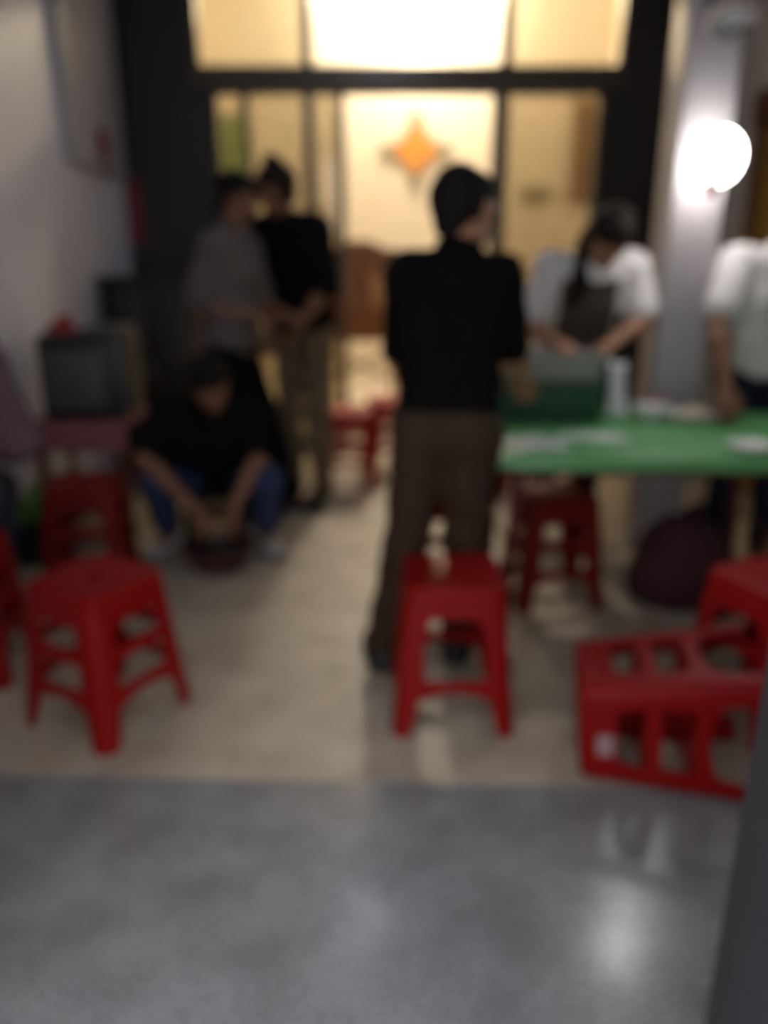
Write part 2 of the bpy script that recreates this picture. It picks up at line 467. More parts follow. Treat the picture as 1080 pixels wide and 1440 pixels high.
plq = tag(lathe('wall_plaque', [(0.001, 0), (0.20, 0), (0.20, 0.012), (0.17, 0.02), (0.001, 0.022)], M['greytile'], None, 28, None, 1.0, 0.42),
          'small grey oval plaque on the cream wall behind the right pane', 'plaque')
plq.location = (1.66, 9.1, 2.05); plq.rotation_euler = (R(90), 0, 0)


def curtain(name, label, x0, x1, y, z0, z1, m, folds):
    bm = bmesh.new()
    n = folds * 8
    prev = None
    for i in range(n + 1):
        u = i / n
        x = x0 + (x1 - x0) * u
        yy = y + 0.035 * math.sin(u * folds * 2 * PI)
        cur = [bm.verts.new((x, yy + dy, z)) for dy in (0, 0.006) for z in (z0, z1)]
        if prev:
            bm.faces.new((prev[0], cur[0], cur[1], prev[1])); bm.faces.new((prev[2], prev[3], cur[3], cur[2]))
            bm.faces.new((prev[0], prev[2], cur[2], cur[0])); bm.faces.new((prev[1], cur[1], cur[3], prev[3]))
        prev = cur
    root = thing(name, label, 'curtain')
    link('cloth', bm_mesh(bm, name, True, R(60)), root, m)
    tube('rod', [(x0 - 0.06, y + 0.01, z1 + 0.01), (x1 + 0.06, y + 0.01, z1 + 0.01)], 0.012, M['wood'], root)
    for xx in (x0, x1):
        tube('bracket', [(xx, y + 0.01, z1 + 0.01), (xx, 9.1, z1 + 0.01)], 0.008, M['wood'], root)


curtain('door_curtain', 'brown hanging curtain at the right end of the back room wall', 2.02, 2.36, 9.02, 1.95, 2.95, M['curtain'], 5)
curtain('pale_curtain', 'pale green curtain at the left end of the back room wall', -1.96, -1.50, 9.02, 1.3, 2.8, M['palegreen'], 5)

st = thing('carved_stand', 'tall carved reddish wooden cabinet on legs in the back room', 'cabinet', (-0.21, 7.05, 0))
box('cabinet_body', (-0.34, -0.02, 0.66), (0.34, 0.26, 1.38), M['wood'], st, 0.01)
prism('crest', [(-0.37, 0), (0.37, 0), (0.35, 0.05), (0.20, 0.07), (0.09, 0.13), (-0.09, 0.13), (-0.20, 0.07), (-0.35, 0.05)], -0.04, 0.26, M['wood'], st, 0, 'Y').location = (0, 0, 1.38)
for sx in (-1, 1):
    dp = box('carved_door', (sx * 0.165 - 0.15, -0.045, 0.72), (sx * 0.165 + 0.15, -0.02, 1.32), M['wood'], st, 0.008)
    box('door_inlay', (sx * 0.165 - 0.07, -0.058, 0.95), (sx * 0.165 + 0.07, -0.045, 1.22), M['woodlight'], dp, 0.01)
    lathe('knob', [(0.012, 0), (0.016, 0.012), (0.006, 0.022)], M['greymetal'], dp, 12, (sx * 0.03, -0.045, 1.0)).rotation_euler = (R(90), 0, 0)
for sx in (-1, 1):
    for y in (0.02, 0.22):
        lathe('leg', [(0.022, 0), (0.03, 0.03), (0.018, 0.08), (0.026, 0.3), (0.034, 0.5), (0.03, 0.66)], M['wood'], st, 14, (sx * 0.29, y, 0))
tube('brace', [(-0.29, 0.12, 0.30), (0.29, 0.12, 0.56)], 0.014, M['wood'], st)
tube('brace', [(0.29, 0.12, 0.30), (-0.29, 0.12, 0.56)], 0.014, M['wood'], st)


# ------------------------------------------------------------------ red plastic stools
ST_H, ST_T, ST_B = 0.46, 0.142, 0.182


def half_w(z):
    return ST_B + (ST_T - ST_B) * z / ST_H


def leg_mesh():
    bm = bmesh.new()
    rings = []
    for z, fl in ((0.0, 0.052), (0.02, 0.055), (0.10, 0.066), (0.16, 0.078), (0.30, 0.066), (0.39, 0.082), (0.432, 0.09)):
        w = half_w(z)
        r, t = 0.035, 0.010
        out = [(w, w - fl)]
        for i in range(6):
            a = PI / 2 * i / 5
            out.append((w - r + r * math.cos(a), w - r + r * math.sin(a)))
        out.append((w - fl, w))
        inn = [(w - fl, w - t)]
        for i in range(6):
            a = PI / 2 - PI / 2 * i / 5
            ri = r - t
            inn.append((w - r + ri * math.cos(a), w - r + ri * math.sin(a)))
        inn.append((w - t, w - fl))
        rings.append([bm.verts.new((x, y, z)) for x, y in out + inn])
    for a, b in zip(rings, rings[1:]):
        n = len(a)
        for i in range(n):
            bm.faces.new((a[i], a[(i + 1) % n], b[(i + 1) % n], b[i]))
    for rg, rev in ((rings[0], True), (rings[-1], False)):
        n = len(rg) // 2
        for i in range(n - 1):
            q = (rg[i], rg[i + 1], rg[2 * n - 2 - i], rg[2 * n - 1 - i])
            bm.faces.new(q[::-1] if rev else q)
    return bm_mesh(bm, 'stool_leg', True, R(40))


def bar_mesh(name, z0, z1, fl, arch=0.0):
    """a cross bar on the +x side, following the slope; arch lifts the middle of the lower edge"""
    bm = bmesh.new()
    n = 8
    cols = []
    for i in range(n + 1):
        u = -1 + 2 * i / n
        lo = z0 + arch * (1 - u * u)
        col = []
        for z in (lo, z1):
            w = half_w(z)
            y = u * (w - fl)
            col += [bm.verts.new((w - 0.0015, y, z)), bm.verts.new((w - 0.0095, y, z))]
        cols.append(col)
    for a, b in zip(cols, cols[1:]):
        bm.faces.new((a[0], b[0], b[2], a[2])); bm.faces.new((a[1], a[3], b[3], b[1]))
        bm.faces.new((a[0], a[1], b[1], b[0])); bm.faces.new((a[2], b[2], b[3], a[3]))
    for c in (cols[0], cols[-1]):
        bm.faces.new((c[0], c[2], c[3], c[1]))
    return bm_mesh(bm, name, True, R(30))


def seat_mesh():
    bm = bmesh.new()
    h = ST_T + 0.004
    prof = [(h - 0.002, 0.424), (h, 0.430), (h, 0.448), (h - 0.006, 0.457), (h - 0.014, 0.460), (h - 0.026, 0.4575), (h - 0.040, 0.4565), (0.075, 0.4565)]
    rings = []
    for w, z in prof:
        rings.append([bm.verts.new((x, y, z)) for x, y in rrect(w, w, min(0.045, w * 0.35), 6)])
    n = len(rings[0])
    # hand hole in the centre
    hole = []
    for z in (0.4565, 0.446):
        hole.append([bm.verts.new((x * 0.3, y * 0.3, z)) for x, y in rrect(0.075, 0.075, 0.026, 6)])
    rings += hole
    low = [bm.verts.new((x, y, 0.446)) for x, y in rrect(0.075, 0.075, 0.026, 6)]
    rings.append(low)
    for a, b in zip(rings, rings[1:]):
        for i in range(n):
            bm.faces.new((a[i], a[(i + 1) % n], b[(i + 1) % n], b[i]))
    # underside
    und = [bm.verts.new((x, y, 0.446)) for x, y in rrect(ST_T - 0.012, ST_T - 0.012, 0.04, 6)]
    low2 = [bm.verts.new((x, y, 0.424)) for x, y in rrect(ST_T - 0.012, ST_T - 0.012, 0.04, 6)]
    for a, b in ((low, und), (und, low2), (low2, rings[0])):
        for i in range(n):
            bm.faces.new((a[i], a[(i + 1) % n], b[(i + 1) % n], b[i]))
    return bm_mesh(bm, 'stool_seat', True, R(35))


STOOL = dict(leg=leg_mesh(), seat=seat_mesh(), apron=bar_mesh('stool_apron', 0.365, 0.426, 0.078),
             upper=bar_mesh('stool_upper_bar', 0.255, 0.295, 0.064), lower=bar_mesh('stool_lower_bar', 0.115, 0.175, 0.064, 0.025))


def mesh_in(key, m):
    k = key + m.name
    if k not in STOOL:
        me = STOOL[key].copy()
        me.materials.clear(); me.materials.append(m)
        STOOL[k] = me
    return STOOL[k]


def stool(label, loc, rz, m, upper=True, scale=1.0, euler=None):
    t = thing('plastic_stool', label, 'stool', loc, rz, 'red plastic stools')
    if euler is not None:
        t.rotation_euler = euler
    t.scale = (scale,) * 3
    link('seat', mesh_in('seat', m), t)
    for k in range(4):
        link('leg', mesh_in('leg', m), t, None, None, (0, 0, k * PI / 2))
        link('apron', mesh_in('apron', m), t, None, None, (0, 0, k * PI / 2))
        if upper:
            link('crossbar', mesh_in('upper', m), t, None, None, (0, 0, k * PI / 2))
        link('crossbar', mesh_in('lower', m), t, None, None, (0, 0, k * PI / 2))
    return t


stool('red plastic stool standing alone in the left foreground, corner towards the viewer', (-0.85, 2.085, 0), R(-29), M['red'])
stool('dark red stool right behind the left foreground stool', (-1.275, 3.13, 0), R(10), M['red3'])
stool('red plastic stool in the middle directly behind which a person in black stands', (0.205, 2.125, 0), R(0), M['red'], upper=False)
stool('bright red stool on the pale floor far back in the middle', (-0.225, 4.72, 0), R(2), M['red2'], scale=1.02)
stool('red stool farthest back, half hidden behind the bright red one', (0.045, 5.17, 0), R(10), M['red2'])
stool('red stool behind the legs of the person in black', (0.20, 3.02, 0), R(4), M['red'])
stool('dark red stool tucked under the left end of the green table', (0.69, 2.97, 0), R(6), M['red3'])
stool('red stool far behind the left end of the green table', (0.80, 4.62, 0), R(20), M['red2'])
stool('red stool upright at the right edge of the picture', (1.16, 2.08, 0), R(24), M['red2'])
stool('red stool cut off by the left edge, under the person in mauve', (-1.43, 2.36, 0), R(8), M['red'])

# the stool lying on its side: seat to the left, feet to the right and a little nearer
th = math.atan2(ST_B - ST_T, ST_H)
ft = stool('red plastic stool toppled on its side in the right foreground', (0, 0, 0), 0, M['red'])
ax = Vector((0.40, -0.075, 0)).normalized()          # from seat to feet on the floor
side = Vector((ax.y, -ax.x, 0)).normalized()
if side.y > 0:
    side = -side
# local frame: -z (down the legs) runs along ax, the -y side lies on the floor
zloc = (-ax * math.cos(th) - Vector((0, 0, 1)) * math.sin(th)).normalized()
yloc = (Vector((0, 0, 1)) * math.cos(th) - ax * math.sin(th)).normalized()
xloc = yloc.cross(zloc).normalized()
rotm = Matrix((xloc, yloc, zloc)).transposed()
org = Vector((0.545, 1.885, 0)) + ax * 0.23
p_low = rotm @ Vector((0, -ST_B, 0.0))
pos = org + ax * 0.225
ft.rotation_euler = rotm.to_euler()
ft.location = (pos.x, pos.y, -p_low.z + 0.002)
sk = box('sticker', (half_w(0.395) - 0.002, -0.055, 0.375), (half_w(0.395) + 0.003, 0.005, 0.415), M['sticker'], ft)

# ------------------------------------------------------------------ green table and what stands on it
TZ = 0.72
TR = R(-3)
tb = thing('green_table', 'long green plastic table with maroon legs on the right', 'table', (0.985, 2.87, 0), TR)
prism('tabletop', rrect(0.645, 0.44, 0.07, 8), TZ - 0.042, TZ, M['green'], tb, 0.012)
prism('under_frame', rrect(0.56, 0.37, 0.04, 4), TZ - 0.075, TZ - 0.042, M['maroonleg'], tb)
for sx in (-1, 1):
    for sy in (-1, 1):
        tube('leg', [(sx * 0.50, sy * 0.32, TZ - 0.075), (sx * 0.535, sy * 0.35, 0.0)], [0.022, 0.018], M['maroonleg'], tb, 12)
tube('leg_brace', [(-0.52, -0.335, 0.32), (-0.52, 0.335, 0.32)], 0.011, M['maroonleg'], tb)
tube('leg_brace', [(0.52, -0.335, 0.32), (0.52, 0.335, 0.32)], 0.011, M['maroonleg'], tb)

# dark green crate with grey trays
cr = thing('plastic_crate', 'dark green plastic crate at the far left end of the green table', 'crate', (0.665, 3.15, TZ), R(-3))


def tub(name, hx, hy, z0, z1, t, flare, m, parent):
    bm = bmesh.new()
    spec = [(0, 0, z0), (flare, 0, z1 - 0.014), (flare + 0.010, 0, z1 - 0.012), (flare + 0.010, 0, z1), (flare - t, 0, z1), (-t, 0, z0 + t)]
    rings = [[bm.verts.new((x, y, z)) for x, y in rrect(hx + o, hy + o, 0.03, 5)] for o, _, z in spec]
    n = len(rings[0])
    for a, b in zip(rings, rings[1:]):
        for i in range(n):
            bm.faces.new((a[i], a[(i + 1) % n], b[(i + 1) % n], b[i]))
    bm.faces.new(rings[0][::-1]); bm.faces.new(rings[-1])
    return link(name, bm_mesh(bm, name, True, R(40)), parent, m)


tub('crate_body', 0.205, 0.12, 0.0, 0.16, 0.006, 0.012, M['crate'], cr)
for sx in (-1, 1):
    box('crate_handle', (sx * 0.215 - 0.012, -0.05, 0.10), (sx * 0.215 + 0.012, 0.05, 0.122), M['crate'], cr, 0.004)
for i in range(5):
    xx = -0.16 + i * 0.08
    box('crate_rib', (xx - 0.005, -0.135, 0.015), (xx + 0.005, -0.121, 0.142), M['crate'], cr, 0.001)
ty = thing('metal_tray', 'deep grey metal tray resting on the dark green crate', 'tray', (0.675, 3.15, TZ + 0.162), R(-3))
tub('tray_body', 0.185, 0.11, 0.0, 0.105, 0.004, 0.016, M['greymetal'], ty)
box('tray_lid', (-0.17, -0.095, 0.07), (0.17, 0.095, 0.082), M['white'], ty, 0.004)

# white cloth folded over the crate's right corner
bm = bmesh.new()
rows = []
for i in range(9):
    u = i / 8
    row = []
    for j in range(7):
        v = j / 6
        x = 0.955 + 0.075 * (v - 0.5) + 0.006 * math.sin(5 * u + 3 * v)
        y = 3.13 - 0.03 * u + 0.02 * math.sin(7 * v) + 0.10 * (1 - u) * 0.3
        z = TZ + 0.012 + 0.21 * (1 - u) ** 1.2 + 0.006 * math.sin(9 * v)
        row.append((x, y, z))
    rows.append(row)
vf = [[bm.verts.new(p) for p in r] for r in rows]
vb = [[bm.verts.new((p[0], p[1] + 0.012, p[2] + 0.002)) for p in r] for r in rows]
for i in range(8):
    for j in range(6):
        bm.faces.new((vf[i][j], vf[i][j + 1], vf[i + 1][j + 1], vf[i + 1][j]))
        bm.faces.new((vb[i][j], vb[i + 1][j], vb[i + 1][j + 1], vb[i][j + 1]))
for i in range(8):
    bm.faces.new((vf[i][0], vf[i + 1][0], vb[i + 1][0], vb[i][0])); bm.faces.new((vf[i][6], vb[i][6], vb[i + 1][6], vf[i + 1][6]))
for j in range(6):
    bm.faces.new((vf[0][j], vb[0][j], vb[0][j + 1], vf[0][j + 1])); bm.faces.new((vf[8][j], vf[8][j + 1], vb[8][j + 1], vb[8][j]))
tag(link('white_cloth', bm_mesh(bm, 'white_cloth', True), None, M['white']), 'white cloth propped against the right end of the dark green crate', 'cloth')


def plate(name, label, x, y, r, m, cat='plate', food=None, group=None):
    t = thing(name, label, cat, (x, y, TZ), 0, group)
    lathe('dish', [(r * 0.55, 0.0), (r * 0.6, 0.004), (r * 0.95, 0.018), (r, 0.022), (r * 0.97, 0.024), (r * 0.6, 0.010), (0.001, 0.008)], m, t, 28)
    if food:
        rnd = random.Random(x)
        for i in range(9):
            a = rnd.uniform(0, 2 * PI); q = rnd.uniform(0, r * 0.5)
            s = rnd.uniform(0.018, 0.03)
            gp = [(0.001, -s * 0.6)] + [(s * math.cos(R(k)), s * 0.6 * math.sin(R(k))) for k in range(-60, 90, 30)] + [(0.001, s * 0.6)]
            lathe('dumpling', gp, food, t, 10, (q * math.cos(a), q * math.sin(a), 0.010 + s * 0.6 + 0.012 * (q < r * 0.25)))
    return t


plate('food_plate', 'plate of cream coloured food at the far right of the green table', 1.255, 3.12, 0.115, M['white'], 'plate', M['cream'])
plate('white_plate', 'white plate at the near right corner of the green table', 1.245, 2.56, 0.075, M['white'])
bw = thing('white_bowl', 'white bowl beside the plate of cream food on the green table', 'bowl', (1.085, 3.08, TZ))
lathe('bowl_wall', [(0.035, 0), (0.04, 0.006), (0.07, 0.045), (0.078, 0.06), (0.074, 0.06), (0.06, 0.035), (0.001, 0.012)], M['white'], bw, 28)
rb = thing('red_packet', 'small red packet between white bowl and food plate', 'packet', (1.14, 3.21, TZ), R(15))
box('packet_body', (-0.03, -0.02, 0), (0.03, 0.02, 0.05), M['redtag'], rb, 0.008)
box('packet_flap', (-0.03, -0.006, 0.05), (0.03, 0.006, 0.062), M['redtag'], rb, 0.002)


def film(name, label, cx, cy, hx, hy, seed, rz):
    bm = bmesh.new()
    rnd = random.Random(seed)
    n = 14
    ph = [rnd.uniform(0, 6) for _ in range(4)]
    top, bot = [], []
    for i in range(n + 1):
        rt, rb_ = [], []
        for j in range(n + 1):
            u, v = -1 + 2 * i / n, -1 + 2 * j / n
            e = 1 - 0.12 * math.sin(3 * math.atan2(v, u) + ph[0])
            edge = max(abs(u), abs(v))
            z = 0.004 + (1 - edge ** 4) * (0.012 + 0.008 * math.sin(6 * u + ph[1]) * math.cos(5 * v + ph[2]))
            rt.append(bm.verts.new((u * hx * e, v * hy * e, z)))
            rb_.append(bm.verts.new((u * hx * e, v * hy * e, 0.001)))
        top.append(rt); bot.append(rb_)
    for i in range(n):
        for j in range(n):
            bm.faces.new((top[i][j], top[i + 1][j], top[i + 1][j + 1], top[i][j + 1]))
            bm.faces.new((bot[i][j], bot[i][j + 1], bot[i + 1][j + 1], bot[i + 1][j]))
    for i in range(n):
        for k in (0, n):
            bm.faces.new((top[i][k], bot[i][k], bot[i + 1][k], top[i + 1][k]))
            bm.faces.new((top[k][i], top[k][i + 1], bot[k][i + 1], bot[k][i]))
    o = tag(link(name, bm_mesh(bm, name, True), None, M['film'], (cx, cy, TZ), (0, 0, rz)), label, 'plastic film')
    return o


film('plastic_film', 'crumpled pale plastic film on the left end of the green table', 0.52, 2.66, 0.10, 0.10, 3, 0.4)
film('plastic_film', 'narrow strip of pale plastic film along the middle of the green table', 0.76, 2.74, 0.13, 0.035, 8, -0.2)

# maroon bundle under the table
def sack(name, label, cat, loc, rx, ry, h, m, seed):
    bm = bmesh.new()
    bmesh.ops.create_icosphere(bm, subdivisions=4, radius=1)
    rnd = random.Random(seed)
    k = [(rnd.uniform(2, 6), rnd.uniform(2, 6), rnd.uniform(2, 5), rnd.uniform(0, 6)) for _ in range(5)]
    for v in bm.verts:
        c = v.co.copy()
        w = sum(math.sin(a * c.x + b * c.y + cc * c.z + p) for a, b, cc, p in k) / 5
        s = 1 + 0.07 * w
        z = c.z
        z = z if z > -0.55 else -0.55
        v.co = (c.x * rx * s * (1 - 0.25 * max(0, z)), c.y * ry * s * (1 - 0.25 * max(0, z)), (z + 0.55) / 1.55 * h * (1 + 0.05 * w * (z > -0.5)))
    t = thing(name, label, cat, loc)
    link('sack_body', bm_mesh(bm, name, True), t, m)
    tube('sack_tie', [(0, 0, h * 0.97), (0.02, 0.0, h * 1.02), (0.05, 0.01, h * 1.04)], [0.03, 0.022, 0.03], m, t)
    return t


sack('cloth_bundle', 'dark maroon bundle on the floor under the green table', 'bundle', (1.22, 2.93, 0), 0.22, 0.17, 0.38, M['maroon'], 4)

# ------------------------------------------------------------------ left side: stand, appliance, cabinet, vegetables
sd = thing('low_stand', 'low stand with dull pink cloth top beneath the black appliance', 'stand', (-1.455, 3.78, 0))
box('stand_top', (-0.23, -0.20, 0.58), (0.23, 0.22, 0.61), M['pinkcloth'], sd, 0.008)
box('cloth_skirt', (-0.235, -0.215, 0.47), (0.235, -0.20, 0.60), M['pinkcloth'], sd, 0.004)
for sx in (-1, 1):
    for y in (-0.17, 0.19):
        box('leg', (sx * 0.20 - 0.018, y - 0.018, 0), (sx * 0.20 + 0.018, y + 0.018, 0.58), M['maroonleg'], sd, 0.003)
box('shelf', (-0.21, -0.18, 0.22), (0.21, 0.20, 0.24), M['maroonleg'], sd, 0.003)
ap = thing('black_appliance', 'black boxy appliance on the pink topped stand by the left wall', 'appliance', (-1.425, 3.78, 0.61), R(4))
box('housing', (-0.20, -0.16, 0.012), (0.20, 0.17, 0.40), M['blackplastic'], ap, 0.015)
box('front_grille', (-0.17, -0.172, 0.06), (0.10, -0.158, 0.33), M['greyplastic'], ap, 0.006)
box('control_panel', (0.115, -0.170, 0.20), (0.185, -0.158, 0.36), M['greyplastic'], ap, 0.004)
for z in (0.25, 0.31):
    lathe('knob', [(0.016, 0), (0.014, 0.014), (0.001, 0.015)], M['blackplastic'], ap, 16, (0.15, -0.169, z)).rotation_euler = (R(90), 0, 0)
for sx in (-1, 1):
    for y in (-0.12, 0.13):
        lathe('foot', [(0.018, 0), (0.016, 0.014)], M['blackplastic'], ap, 12, (sx * 0.16, y, 0))
box('top_panel', (0.0, -0.10, 0.40), (0.19, 0.15, 0.43), M['greyplastic'], ap, 0.008)
rc = sack('red_cloth', 'crumpled dark red cloth lying on top of the black appliance', 'cloth', (-1.525, 3.72, 1.011), 0.075, 0.06, 0.06, M['redcloth'], 11)

cb = thing('dark_cabinet', 'near black wooden cabinet in the left back corner', 'cabinet', (-1.46, 5.15, 0))
box('carcass', (-0.27, -0.30, 0.05), (0.27, 0.40, 1.22), M['darkwood'], cb, 0.006)
box('cabinet_top', (-0.285, -0.33, 1.22), (0.285, 0.41, 1.25), M['darkwood'], cb, 0.006)
for sx in (-1, 1):
    dd = box('door', (sx * 0.133 - 0.125, -0.32, 0.10), (sx * 0.133 + 0.125, -0.30, 1.18), M['darkwood'], cb, 0.006)
    tube('handle', [(sx * 0.03, -0.32, 0.62), (sx * 0.03, -0.345, 0.64), (sx * 0.03, -0.345, 0.72), (sx * 0.03, -0.32, 0.74)], 0.005, M['greymetal'], dd, 8)
for sx in (-1, 1):
    for y in (-0.27, 0.36):
        box('foot', (sx * 0.24 - 0.02, y - 0.02, 0), (sx * 0.24 + 0.02, y + 0.02, 0.05), M['darkwood'], cb)

bk = thing('black_bucket', 'black bucket on the floor beside the dark red stool', 'bucket', (-1.625, 3.36, 0))
lathe('bucket_wall', [(0.085, 0), (0.112, 0.20), (0.118, 0.205), (0.118, 0.215), (0.106, 0.212), (0.08, 0.012), (0.001, 0.010)], M['blackplastic'], bk, 28)
tube('handle', [(0.116 * math.cos(t), -0.02 - 0.03 * math.sin(t), 0.20 + 0.02 * math.sin(t)) for t in [PI * i / 12 for i in range(13)]], 0.004, M['greymetal'], bk, 6)
rnd = random.Random(5)
vg = thing('leafy_greens', 'bunch of leafy greens standing in the black bucket', 'vegetables', (-1.625, 3.36, 0.03))
for i in range(16):
    a = rnd.uniform(0, 2 * PI); lean = rnd.uniform(0.02, 0.10); h = rnd.uniform(0.26, 0.38)
    bm = bmesh.new()
    base = Vector((0.03 * math.cos(a), 0.03 * math.sin(a), 0.0))
    dirv = Vector((math.cos(a), math.sin(a), 0))
    sdv = Vector((-math.sin(a), math.cos(a), 0))
    top, bt = [], []
    prev = None
    for k in range(8):
        u = k / 7
        c = base + dirv * (lean * u + 0.05 * u * u * u) + Vector((0, 0, h * u - 0.05 * u ** 4))
        w = 0.006 if u < 0.4 else 0.006 + 0.045 * math.sin(PI * min(1, (u - 0.4) / 0.62)) + 0.001
        cup = dirv * (0.010 * (w / 0.05))
        cur = [bm.verts.new(c - sdv * w - cup), bm.verts.new(c), bm.verts.new(c + sdv * w - cup),
               bm.verts.new(c + sdv * w - cup + dirv * 0.003), bm.verts.new(c + dirv * 0.003), bm.verts.new(c - sdv * w - cup + dirv * 0.003)]
        if prev:
            for q in range(6):
                bm.faces.new((prev[q], prev[(q + 1) % 6], cur[(q + 1) % 6], cur[q]))
        else:
            bm.faces.new(cur[::-1])
        prev = cur
    bm.faces.new(prev)
    link('leaf', bm_mesh(bm, 'leaf', True), vg, M['yleaf'] if i % 5 == 0 else M['leaf'])

# washing basin, white bowl and low stool in front of / under the squatting person
bs = thing('washing_basin', 'dark brown basin on the floor under the squatting hands', 'basin', (-0.76, 3.30, 0))
lathe('basin_wall', [(0.12, 0), (0.125, 0.004), (0.155, 0.10), (0.166, 0.105), (0.166, 0.112), (0.15, 0.112), (0.118, 0.012), (0.001, 0.010)], M['basin'], bs, 36)
lathe('water', [(0.135, 0.068), (0.135, 0.070)], M['water'], bs, 36)
lw = thing('low_wooden_stool', 'low dark wooden stool under the squatting person', 'stool', (-0.85, 3.74, 0))
box('seat', (-0.16, -0.12, 0.12), (0.16, 0.12, 0.15), M['darkwood'], lw, 0.006)
for sx in (-1, 1):
    for sy in (-1, 1):
        box('leg', (sx * 0.13 - 0.018, sy * 0.09 - 0.018, 0), (sx * 0.13 + 0.018, sy * 0.09 + 0.018, 0.12), M['darkwood'], lw, 0.003)


# ------------------------------------------------------------------ people: signed-distance bodies turned into continuous meshes
class Field:
    def __init__(self, lo, hi, h):
        self.lo = np.array(lo, float); self.h = h
        self.n = (np.ceil((np.array(hi) - self.lo) / h).astype(int) + 1)
        self.F = np.full(self.n, 0.2, np.float32)
        self.ax = [(self.lo[i] + h * np.arange(self.n[i])).astype(np.float32) for i in range(3)]

    def _sl(self, lo, hi):
        s = []
        for i in range(3):
            a = max(0, int((lo[i] - self.lo[i]) / self.h) - 1); b = min(self.n[i], int((hi[i] - self.lo[i]) / self.h) + 3)
            if a >= b:
                return None
            s.append(slice(a, b))
        return tuple(s)

    def cone(self, a, b, ra, rb, k=0.02, flat=None, sub=False):
        """round cone a-b; flat=(unit dir, factor<1) squeezes it along dir"""
        a = np.array(a, float); b = np.array(b, float)
        m = max(ra, rb) + k + 0.03
        s = self._sl(np.minimum(a, b) - m, np.maximum(a, b) + m)
        if s is None:
            return
        X = self.ax[0][s[0]][:, None, None] - a[0]; Y = self.ax[1][s[1]][None, :, None] - a[1]; Z = self.ax[2][s[2]][None, None, :] - a[2]
        d = b - a
        L2 = max(1e-9, float(d @ d))
        t = np.clip((X * d[0] + Y * d[1] + Z * d[2]) / L2, 0, 1)
        px, py, pz = X - t * d[0], Y - t * d[1], Z - t * d[2]
        q = px * px + py * py + pz * pz
        sc = 1.0
        if flat is not None:
            f = np.array(flat[0], float); f /= np.linalg.norm(f)
            c = px * f[0] + py * f[1] + pz * f[2]
            q = q + c * c * (1 / flat[1] ** 2 - 1)
            sc = 0.5 + 0.5 * flat[1]
        D = ((np.sqrt(q) - (ra + (rb - ra) * t)) * sc).astype(np.float32)
        G = self.F[s]
        if sub:
            D = -D
            hh = np.clip(0.5 - 0.5 * (G - D) / k, 0, 1)
            self.F[s] = G * (1 - hh) + D * hh + k * hh * (1 - hh)
        else:
            hh = np.clip(0.5 + 0.5 * (G - D) / k, 0, 1)
            self.F[s] = G * (1 - hh) + D * hh - k * hh * (1 - hh)

    def clip(self, p, n):
        """keep only the side the normal points away from"""
        n = np.array(n, float); n /= np.linalg.norm(n)
        X = self.ax[0][:, None, None] - p[0]; Y = self.ax[1][None, :, None] - p[1]; Z = self.ax[2][None, None, :] - p[2]
        self.F = np.maximum(self.F, (X * n[0] + Y * n[1] + Z * n[2]).astype(np.float32))

    def ripple(self, amp, fx, fy, fz, ph=0.0):
        X = self.ax[0][:, None, None]; Y = self.ax[1][None, :, None]; Z = self.ax[2][None, None, :]
        self.F = self.F + (amp * np.sin(fx * X + fy * Y + fz * Z + ph + 1.3 * np.sin(11 * Z + 7 * X))).astype(np.float32)

    def mesh(self, name):
        F = self.F
        F[0] = F[-1] = 0.2; F[:, 0] = F[:, -1] = 0.2; F[:, :, 0] = F[:, :, -1] = 0.2
        S = F < 0
        nx, ny, nz = F.shape
        cnt = np.zeros((nx - 1, ny - 1, nz - 1), np.int8)
        for i in (0, 1):
            for j in (0, 1):
                for k in (0, 1):
                    cnt += S[i:nx - 1 + i, j:ny - 1 + j, k:nz - 1 + k]
        act = (cnt > 0) & (cnt < 8)
        I, J, K = np.nonzero(act)
        idx = np.full(act.shape, -1, np.int32)
        idx[I, J, K] = np.arange(len(I))
        acc = np.zeros((len(I), 3)); c = np.zeros(len(I))
        corners = [(i, j, k) for i in (0, 1) for j in (0, 1) for k in (0, 1)]
        for a in corners:
            for d in range(3):
                if a[d] == 1:
                    continue
                b = list(a); b[d] = 1
                fa = F[I + a[0], J + a[1], K + a[2]]; fb = F[I + b[0], J + b[1], K + b[2]]
                x = (fa < 0) != (fb < 0)
                t = np.where(x, fa / np.where(x, fa - fb, 1), 0)
                p = np.zeros((len(I), 3)) + np.array(a, float)
                p[:, d] += t
                acc[x] += p[x]; c[x] += 1
        V = (acc / c[:, None] + np.stack([I, J, K], 1)) * self.h + self.lo
        quads = []
        for d in range(3):
            sa = [slice(None)] * 3; sb = [slice(None)] * 3
            sa[d] = slice(0, -1); sb[d] = slice(1, None)
            ch = S[tuple(sa)] != S[tuple(sb)]
            e = np.stack(np.nonzero(ch), 1)
            o = [q for q in range(3) if q != d]
            e = e[(e[:, o[0]] > 0) & (e[:, o[1]] > 0)]
            def cell(da, db):
                q = e.copy(); q[:, o[0]] -= da; q[:, o[1]] -= db
                return idx[q[:, 0], q[:, 1], q[:, 2]]
            Q = np.stack([cell(0, 0), cell(1, 0), cell(1, 1), cell(0, 1)], 1)
            ins = S[e[:, 0], e[:, 1], e[:, 2]]
            flip = ins if d != 1 else ~ins
            Q[flip] = Q[flip][:, ::-1]
            quads.append(Q)
        Q = np.concatenate(quads)[:, ::-1]
        Q = Q[(Q >= 0).all(1)]
        me = bpy.data.meshes.new(name)
        me.vertices.add(len(V)); me.vertices.foreach_set('co', V.astype(np.float32).ravel())
        me.loops.add(Q.size); me.loops.foreach_set('vertex_index', np.ascontiguousarray(Q).astype(np.int32).ravel())
        me.polygons.add(len(Q)); me.polygons.foreach_set('loop_start', np.arange(0, Q.size, 4, dtype=np.int32))
